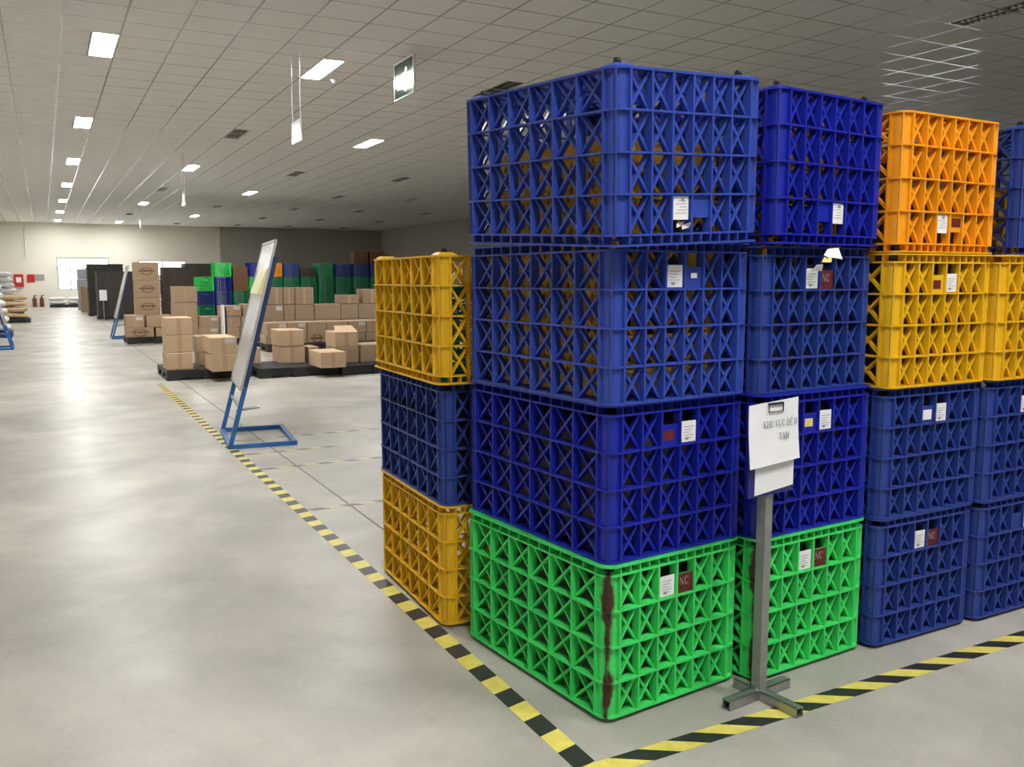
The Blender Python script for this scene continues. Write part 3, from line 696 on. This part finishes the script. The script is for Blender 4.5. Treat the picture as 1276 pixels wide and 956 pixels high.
# front row
Y1 = on_z(225, 461, PZ).y
stack(['sealed tan carton on top of the three-carton stack nearest the aisle tape', 'tan carton in the middle of the three-carton stack nearest the aisle tape', 'tan carton at the bottom of the three-carton stack nearest the aisle tape'], 208, 241.5, [395.7, 417.7, 439.7, 461], Y1, PZ, dep=.46)
stack(['long tan carton with a white label, upper of the pair beside the leaning board', 'long tan carton, lower of the pair beside the leaning board'], 264, 297.5, [420.2, 441.2, 463], on_z(280, 463, PZ).y, PZ, dep=.72, note=[1, 0])
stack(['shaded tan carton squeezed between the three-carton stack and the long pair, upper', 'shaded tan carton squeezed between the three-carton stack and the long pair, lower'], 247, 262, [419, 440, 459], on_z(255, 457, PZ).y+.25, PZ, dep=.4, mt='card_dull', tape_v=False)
stack(['small tan carton half hidden by the leaning board on the front pallet'], 306, 325.5, [433, 453.4], on_z(320, 453.4, PZ).y, PZ, dep=.4)
stack(['tan carton on top of the pair right of the gap between pallets', 'tan carton under its twin right of the gap between pallets'], 348.5, 380, [411, 431.6, 452.6], on_z(365, 452.6, PZ).y, PZ, dep=.5)
stack(['single low tan carton turned end-on at the pallet edge'], 399.6, 431.6, [438.5, 458.4], on_z(415, 458.4, PZ).y, PZ, dep=.62)
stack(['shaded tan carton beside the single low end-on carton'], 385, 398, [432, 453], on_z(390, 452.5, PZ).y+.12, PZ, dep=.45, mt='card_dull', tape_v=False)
Yo = on_z(440, 452, PZ).y
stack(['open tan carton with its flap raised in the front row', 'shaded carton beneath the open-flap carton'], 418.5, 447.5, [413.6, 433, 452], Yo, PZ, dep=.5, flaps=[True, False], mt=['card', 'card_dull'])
stack(['tan carton at the end of the front row beside the yellow crates'], 450.5, 482, [429, 452], Yo-.02, PZ, dep=.48, mt='card_dull', tape_v=False)
# pallet with the tall tower
YT = 18.36
G = 'cartons on the pallet under the tall tower'
b1 = stack(['printed carton at the foot of the tall three-carton tower'], 158, 192.5, [408.3, 423.6], YT, PZ, logo=True, mt='card_dull', tape_v=False, dep=.5)
stack(['plain carton squeezed at the pallet corner below the tall tower'], 194.5, 212, [408.3, 423.6], YT, PZ, mt='card_dull', tape_v=False, dep=.5)
zt = on_y(175, 408.3, YT).z
stack(['labelled carton in the second layer below the tall tower'], 157.5, 180.3, [393.6, 408.3], YT, zt, note=1, mt='card_dull', dep=.5)
stack(['unlabelled carton in the second layer below the tall tower'], 183, 204, [393.6, 408.3], YT, zt, mt='card_dull', dep=.5, tape_v=False)
for k, x in enumerate((158, 188)): stack(['carton carrying the '+('aisle' if k == 0 else 'far')+' side of the tall tower'], x, x+28, [392.8, 422], YT+.56, PZ, mt='card_dull', dep=.6, tape_v=False, group='cartons carrying the tall tower')
z2 = on_y(185, 392.8, YT+.56).z
stack(['printed carton topping the tall three-carton tower', 'printed carton midway up the tall three-carton tower', 'printed carton at the bottom of the tall three-carton tower'], 170, 201, [326.8, 349, 371, 392.6], YT+.58, z2, logo=True, mt='card_dull', tape_v=False, dep=.45)
# second block, middle rows (two layers on pallets)
Y2 = 14.9
GA = 'cartons in the two-layer block behind the front pallets'
def row(labels, xs, ytop, ybot, Y, z0, mt='card_dull', notes=(), dep=.5, group=None, logo=()):
    zt = on_y(sum(xs)/len(xs), ytop, Y).z; zb = z0
    for i, (a, b) in enumerate(zip(xs[:-1], xs[1:])):
        xa, xb = on_y(a, ybot, Y).x, on_y(b, ybot, Y).x
        carton(labels if isinstance(labels, str) else labels[i], xa+.004, xb-.004, zb, zt, Y+random.uniform(0, .02), dep=dep, mt=mt, tape_v=random.random() < .5, note=1 if i in notes else 0, logo=i in logo, group=group if isinstance(labels, str) else None)
    return zt
UL = ['end carton by the gap', 'carton second from the gap', 'carton third from the gap', 'carton fourth from the gap', 'carton fifth from the gap', 'carton farthest from the gap']
za = row(['brown '+u+', lower layer behind the front pallets' for u in UL], [331, 357, 383, 408, 433, 456, 480], 415.8, 431, Y2, PZ, group='lower cartons of the block behind the front pallets', logo=(2,), notes=(0,))
row([('labelled ' if i in (0, 1, 4) else 'plain ')+u+', upper layer behind the front pallets' for i, u in enumerate(UL)], [333, 359, 383, 407, 434, 457, 480], 400.8, 415.8, Y2, za, notes=(0, 1, 4), group='upper cartons of the block behind the front pallets')
# third block behind: hidden lower layer, then two visible layers
Y3 = 17.6
for i in range(4): pallet(f'black plastic pallet under the rear carton block, {ORD[i]} from the leaning board', (2.75+1.22*i, Y3-.05, 0), 1.2, .7, group='pallets under the rear carton block')
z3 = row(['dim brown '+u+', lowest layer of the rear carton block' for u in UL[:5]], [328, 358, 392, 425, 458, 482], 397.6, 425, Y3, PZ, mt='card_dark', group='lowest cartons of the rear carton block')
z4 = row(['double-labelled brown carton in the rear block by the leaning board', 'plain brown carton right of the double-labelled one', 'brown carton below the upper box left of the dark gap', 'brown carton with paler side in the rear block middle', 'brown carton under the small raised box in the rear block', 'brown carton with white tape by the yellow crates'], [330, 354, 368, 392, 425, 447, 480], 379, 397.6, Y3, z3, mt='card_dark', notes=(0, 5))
row(['upper brown carton just right of the leaning board', 'narrow upper brown carton beside it', 'upper brown carton next to the dark gap'], [338, 353, 368, 391.5], 358.3, 379, Y3, z4, mt='card_dark')
stack(['raised brown carton standing before the dark green crates'], 424, 447, [367.5, 379], Y3, z4, mt='card_dark', dep=.45)
stack(['brown carton with handle hole by the top of the yellow crate'], 452, 476, [360, 379], Y3, z4, mt='card_dark', dep=.45)
# left block between tower and leaning board
Y5 = 17.0
pallet('black plastic pallet under the labelled cartons left of the leaning board', (1.45, Y5-.05, 0), 1.28, .9)
stack(['upper brown carton of the tall pair right of the tower', 'middle brown carton of the tall pair right of the tower', 'lower carton of the tall pair right of the tower'], 219, 248.5, [357, 376.6, 396, 427], Y5+.3, 0.0, mt=['card_dull', 'card_dull', 'card_dull'], dep=.5)
za = row(['labelled base carton beside the tall pair', 'base carton beneath the strip-labelled carton column', 'base carton nearest the leaning board'], [251, 274, 300, 318], 407.6, 427, Y5, PZ, mt='card_dull', notes=(0,), group='base cartons left of the leaning board')
zb = row(['brown carton with white label beside the tall pair', 'brown carton under the strip-labelled one', 'brown carton low beside the leaning board'], [251, 274, 301, 318], 394, 407.6, Y5, za, mt='card_dull', notes=(0,))
stack(['brown carton with a white strip label left of the leaning board'], 275.4, 301, [381, 394], Y5, zb, note=2, mt='card_dull', dep=.45)
stack(['brown carton touching the leaning board on its aisle side'], 303, 318, [379, 394], Y5, zb, mt='card_dull', dep=.45, tape_v=False)

# ------------------------------------------------------------------ rear crates, trays, sacks
YR = 29.6; RZ = .488
def rcol(px, items, rz=0., Y=YR, grp='rear crates'):
    x = on_y(px, 360, Y).x; z = .0
    for color, label in items:
        if color in ('card', 'card_dark', 'card_brown', 'card_dull'):
            carton(label, x, x+.5, z, z+.42, Y, .5, color, tape_v=False); z += .42
        else:
            crate(label, color, (x, Y, z+.001), rz, sc=(.945, 1, .99), simple=True); z += RZ
BG = lambda c, lv: f'{c} lattice crate {lv}'
rcol(246, [('dark_green', 'green crate at the foot of the rear stack left of the leaning board'), ('navy', 'blue crate with white film scraps in the rear stack'), ('green', 'green lattice crate topping the shorter rear stack')])
rcol(268.5, [('navy', 'blue crate at the foot of the tall rear stack topped in green'), ('navy', 'second blue crate in the tall rear stack topped in green'), ('deep_blue', 'third blue crate in the tall rear stack topped in green'), ('green', 'light green lattice crate topping the tall rear stack')])
rcol(291, [('dark_green', 'lower green crate beneath the dark boxes in the rear'), ('dark_green', 'green crate directly beneath the dark boxes in the rear'), ('card_brown', 'dark brown box on the green crates in the rear'), ('card_brown', 'dark brown box topping the green crates in the rear')])
rcol(312, [('navy', 'bottom crate of the rear stack hidden by the leaning board'), ('dark_green', 'green crate of the rear stack hidden by the leaning board'), ('green', 'green crate under the royal blue one by the leaning board'), ('deep_blue', 'royal blue crate at the top beside the leaning board')])
rcol(333, [('dark_green', 'bottom green crate behind the leaning board'), ('dark_green', 'second green crate behind the leaning board'), ('dark_green', 'third green crate behind the leaning board'), ('orange', 'orange crate showing either side of the leaning board')])
rcol(354.5, [('dark_green', 'bottom green crate of the rear row under the single blue one'), ('dark_green', 'second green crate of the rear row under the single blue one'), ('dark_green', 'top green crate of the rear row under the single blue one'), ('navy', 'single blue crate on the dark green rear row')])
rcol(376, [('dark_green', 'bottom green crate below the low brown tray'), ('dark_green', 'second green crate below the low brown tray'), ('dark_green', 'third green crate below the low brown tray')])
for px, c4, l4, w_ in ((397.5, 'dark_green', 'dark green crate raised on the rear row next to navy ones', 'beside the brown tray'), (419.5, 'navy', 'navy crate next to the raised green one on the rear row', 'next to raised green'), (441.5, 'navy', 'navy crate below the first brown box on the rear row', 'below the first brown box'), (463, 'navy', 'navy crate at the end of the rear row by the yellow crates', 'at the end by the yellow crates')):
    rcol(px, [('dark_green', f'{o_} green crate under the {"navy" if px > 400 else "raised green"} one {w_}') for o_ in ('bottom', 'middle', 'upper')] + [(c4, l4)])
xb = on_y(442, 340, YR).x
for k in range(2): carton(['dark brown box on top of the navy rear crates', 'dark brown box beside another on the navy rear crates'][k], xb+k*.62, xb+k*.62+.55, 4*RZ+.004, 4*RZ+.44, YR+.05, .5, 'card_brown', tape_v=False)
def tray_mesh(w=1.05, d=1.05, h=.15):
    b = MB(); t = .03
    b.box(.02, w-.02, .02, d-.02, 0, .02); b.box(.02, w-.02, .02, .02+t, .02, h-.03).box(.02, w-.02, d-.02-t, d-.02, .02, h-.03).box(.02, .02+t, .05, d-.05, .02, h-.03).box(w-.02-t, w-.02, .05, d-.05, .02, h-.03)
    b.box(0, w, 0, .06, h-.03, h).box(0, w, d-.06, d, h-.03, h).box(0, .06, .06, d-.06, h-.03, h).box(w-.06, w, .06, d-.06, h-.03, h)
    for k in range(1, 7): b.box(w*k/7-.012, w*k/7+.012, .008, .02, 0, h-.03)
    return b.mesh('tray')
TM = tray_mesh(); TM.materials.append(None)
def trays(px, Y, n, label, group, color='charcoal', sx=1., z0=.14, base=True):
    x = on_y(px, 370, Y).x
    if base: pallet('black pallet under the '+label, (x, Y, 0), 1.05*sx, 1.05, group='pallets under the tray stacks')
    for k in range(n):
        o = put('tray', TM, color); o.scale = (sx, 1, 1); o.location = (x+random.uniform(-.01, .01), Y+random.uniform(-.01, .01), z0+.151*k); tag(o, f'{ORD[k]} tray up in the {label}', 'tray', group)
trays(121, 31.2, 10, 'charcoal tray stack behind the small white notice', 'charcoal trays behind the small white notice', sx=1.15)
trays(110, 34.5, 12, 'tallest charcoal tray stack near the window', 'charcoal trays near the window', sx=1.2)
trays(110, 37.5, 11, 'farthest charcoal tray stack near the window', 'farthest charcoal trays', sx=1.0)
trays(149, 33.2, 10, 'charcoal tray stack left of the tall carton tower', 'charcoal trays left of the carton tower', sx=1.2)
trays(204, 31.0, 11, 'brown-black tray stack right of the tall carton tower', 'brown-black trays right of the carton tower', 'brown_tray', 1.0)
trays(232, 32.3, 12, 'brown-black tray stack capped by one wide black tray', 'brown-black trays under the wide black tray', 'brown_tray', .95)
xk = on_y(374, 345, YR).x
for k in range(2):
    o = put('tray', TM, 'brown_tray'); o.scale = (.53, .8, 1); o.location = (xk, YR, 3*RZ+.003+.151*k); tag(o, ['low brown tray lying directly on the dark green rear crates', 'low brown tray on top of another above the green crates'][k], 'tray', 'low brown trays on the green row')
# small white notice before the charcoal trays
t = thing('post_sign', 'small white notice on a thin post before the charcoal trays', 'sign', (.40, 31.0, 0))
MB().cyl((0, 0, .02), (0, 0, 1.0), .02, 8).build('post', 'galvanised', t); MB().box(-.115, .115, -.03, -.02, .66, 1.02).build('notice_sheet', 'paper', t); MB().cyl((0, 0, 0), (0, 0, .02), .16, 16).build('base_plate', 'galvanised', t)
# goods beside the window stacks
x = on_y(97, 370, 42).x
for k in range(4): carton(['grey box at the foot of the grey pile before the window', 'second grey box of the pile before the window', 'third grey box of the pile before the window', 'grey box topping the pile before the window'][k], x+.03*(k % 2), x+.5+.03*(k % 2), .46*k, .46*k+.46, 42, .6, 'grey_crate', tape_v=False)
x = on_y(101, 380, 39.2).x
for k in range(3): carton(['brown carton on the floor before the grey box pile', 'brown carton midway before the grey box pile', 'brown carton topping the trio before the grey box pile'][k], x, x+.42, k*.36, k*.36+.36, 39.2, .42, 'card_dull')
# sacks
def sack_mesh(seed, w=.78, d=.48, h=.17, n=14, m_=8):
    r = random.Random(seed); vs = []; fs = []
    for j in range(m_+1):
        v = -math.pi/2+math.pi*j/m_
        for i in range(n):
            u = 2*math.pi*i/n; e = .45
            cu, su, cv, sv = math.cos(u), math.sin(u), math.cos(v), math.sin(v)
            sg = lambda q, k: math.copysign(abs(q)**k, q)
            x = w/2*sg(cu, e)*abs(cv)**.55; y = d/2*sg(su, e)*abs(cv)**.55; z = h/2*sg(sv, .8)
            f = 1+r.uniform(-.035, .035); vs.append((x*f, y*f, z*(1+r.uniform(-.08, .05))+h/2))
    for j in range(m_):
        for i in range(n): fs.append((j*n+i, j*n+(i+1) % n, (j+1)*n+(i+1) % n, (j+1)*n+i))
    me = bpy.data.meshes.new('sack'); me.from_pydata(vs, [], fs); me.materials.append(None)
    for p in me.polygons: p.use_smooth = True
    return me
SM = [sack_mesh(k) for k in range(4)]
def sack(label, group, color, x, y, z, rz):
    o = put('sack', random.choice(SM), color); o.location = (x, y, z); o.rotation_euler = (random.gauss(0, .03), random.gauss(0, .03), rz); return tag(o, label, 'sack', group)
pallet('dark blue-black pallet under the white sacks by the aisle', (-3.25, 21.9, 0), 1.15, 1.2, color='navy')
for k in range(7):
    for x, y in ((-2.50, 22.2), (-2.52, 22.74), (-3.34, 22.45)):
        sack(f'bulging white sack, {ORD[k]} layer up, '+{-2.50: 'front', -2.52: 'rear', -3.34: 'wall side'}[x]+' of the heap by the aisle', 'white sacks by the aisle', 'sack_white', x-.03*k, y, .15+.190*k, random.gauss(0, .12))
pallet('black pallet under the beige sacks at the aisle side', (-2.85, 30.0, 0), 1.05, 1.0)
for k in range(4):
    for x, y in ((-2.24, 30.3), (-2.3, 30.86)):
        sack(f'flat beige sack, {ORD[k]} layer up, '+('front' if y < 30.5 else 'rear')+' of the beige pile', 'beige sacks in the aisle pile', 'sack_beige', x, y, .15+.190*k, random.gauss(0, .08))
pallet('black pallet under the grey-white sacks behind the beige pile', (-3.3, 33.0, 0), 1.3, 1.1)
for k in range(8):
    for x, y in ((-2.45, 33.3), (-2.55, 33.88)):
        sack(f'grey-white sack, {ORD[k]} layer up, '+('front' if y < 33.5 else 'rear')+' of the heap behind the beige pile', 'grey-white sacks in the tall heap', 'sack_white', x-.04*k, y, .15+.190*k, random.gauss(0, .2))
pallet('black pallet with sacks below the far window', (-1.15, 46.6, 0), 1.4, 1.0)
for k in range(2):
    for x in (-.80, .02):
        sack(('lower' if k == 0 else 'upper')+' pale sack '+('by the extinguishers' if x < -.5 else 'by the grey boxes')+' on the pallet below the far window', 'pale sacks below the far window', 'sack_white', x, 47.0, .15+.190*k, 0)
# far wall fittings
def rect_far(x0, y0, x1, y1): a = on_y(x0, y1, YF); b = on_y(x1, y0, YF); return a.x, b.x, a.z, b.z
x0, x1, z0, z1 = rect_far(18, 342, 29, 357.5)
t = thing('fire_hose_cabinet', 'red fire hose cabinet on the far wall', 'cabinet', (x0, YF, z0))
MB().box(0, x1-x0, -.2, -.001, 0, z1-z0).build('body', 'red', t); MB().box(.1, x1-x0-.1, -.206, -.2, .22, z1-z0-.14).build('glass', 'paper', t)
x0, x1, z0, z1 = rect_far(34, 342, 43, 352); tag(MB().box(x0, x1, YF-.03, YF-.002, z0, z1).build('notice', 'red'), 'square red fire notice on the far wall', 'notice')
x0, x1, z0, z1 = rect_far(43.5, 342, 55, 349.5); tag(MB().box(x0, x1, YF-.03, YF-.002, z0, z1).build('notice', 'paper_grey'), 'grey printed notice beside the red fire notice', 'notice')
for k in range(2):
    t = thing('fire_extinguisher', 'dark red fire extinguisher at the far wall, nearer the '+['hose cabinet', 'sacks'][k], 'extinguisher', (-1.80+.32*k, YF-.25, 0), 0, 'extinguishers at the far wall')
    MB().cyl((0, 0, 0), (0, 0, .42), .1, 14).cyl((0, 0, .42), (0, 0, .5), .1, 14, r2=.035).build('tank', 'extinguisher', t); MB().cyl((0, 0, .5), (0, 0, .58), .03).box(-.02, .12, -.012, .012, .56, .59).build('valve', 'clip_black', t)
a = on_y(32, 318, YF)
tag(MB().cyl((a.x, YF-.03, a.z), (a.x, YF-.03, CZ-.17), .02, 8).box(a.x-.09, a.x+.09, YF-.08, YF-.001, a.z-.12, a.z).build('conduit', 'wall_paint'), 'cream conduit with a junction box on the far wall', 'conduit')

# ------------------------------------------------------------------ hanging signs under the ceiling
t = thing('exit_sign', 'dark green hanging exit sign with a white running figure and arrow', 'exit sign', (2.76, 8.62, 3.66))
MB().box(-.012, .012, -.32, .32, 0, .43).build('panel', 'sign_green', t)
fr = MB(); fr.box(-.016, .016, -.335, -.315, -.015, .445).box(-.016, .016, .315, .335, -.015, .445).box(-.016, .016, -.315, .315, -.015, .005).box(-.016, .016, -.315, .315, .425, .445); fr.build('frame', 'clear_plastic', t)
fig = MB()
def fs_(a, b, w): fig.bar((-.014, a[0], a[1]), (-.014, b[0], b[1]), w, .004, up=(1, 0, 0))
# figure running towards -y seen from -x (its left is +y)
fig.cyl((-.016, -.085, .31), (-.0125, -.085, .31), .033, 14)
fs_((-.05, .27), (.03, .17), .075); fs_((-.04, .27), (-.13, .23), .03); fs_((-.13, .23), (-.17, .27), .028); fs_((-.03, .275), (.06, .26), .03); fs_((.06, .26), (.09, .20), .028)
fs_((.03, .17), (-.06, .12), .042); fs_((-.06, .12), (-.06, .05), .036); fs_((.03, .17), (.12, .12), .042); fs_((.12, .12), (.21, .12), .034)
fs_((.20, .28), (.27, .21), .03); fs_((.20, .14), (.27, .21), .03)
fig.build('running_figure', 'sign_lit', t)
rd = MB()
for y in (-.22, .22): rd.cyl((0, y, .445), (0, y, CZ-3.66), .005, 8)
rd.build('hanging_rod', 'rod', t)
def hang(label, x, y, z0, z1, w=.48):
    t = thing('hanging_sign', label, 'sign', (x, y, z0))
    MB().box(-.008, .008, 0, w, 0, z1-z0).build('panel', 'clear_plastic', t)
    f = MB(); f.box(-.010, -.0085, .10, w-.10, .05, z1-z0-.05); f.build('pictogram', 'sign_lit', t)
    for y_ in (.04, w-.04): MB().cyl((0, y_, z1-z0), (0, y_, CZ-z0), .005, 8).build('hanging_rod', 'rod', t)
hang('pale hanging sign on two long rods beside the troffer', 1.56, 9.05, 3.10, 3.37)
hang('pale hanging sign on rods deeper in the hall', 1.56, 19.2, 3.05, 3.35)
hang('farthest pale hanging sign on rods', 1.56, 29.4, 3.05, 3.35)
p = on_z(416, 99, CZ)
t = thing('smoke_detector', 'small white smoke detector beside the troffer', 'detector', (p.x, p.y, CZ))
MB().cyl((0, 0, 0), (0, 0, -.03), .055, 16, r2=.045).build('body', 'clear_plastic', t); MB().cyl((0, 0, -.03), (0, 0, -.045), .025, 12).build('sensor', 'clear_plastic', t)
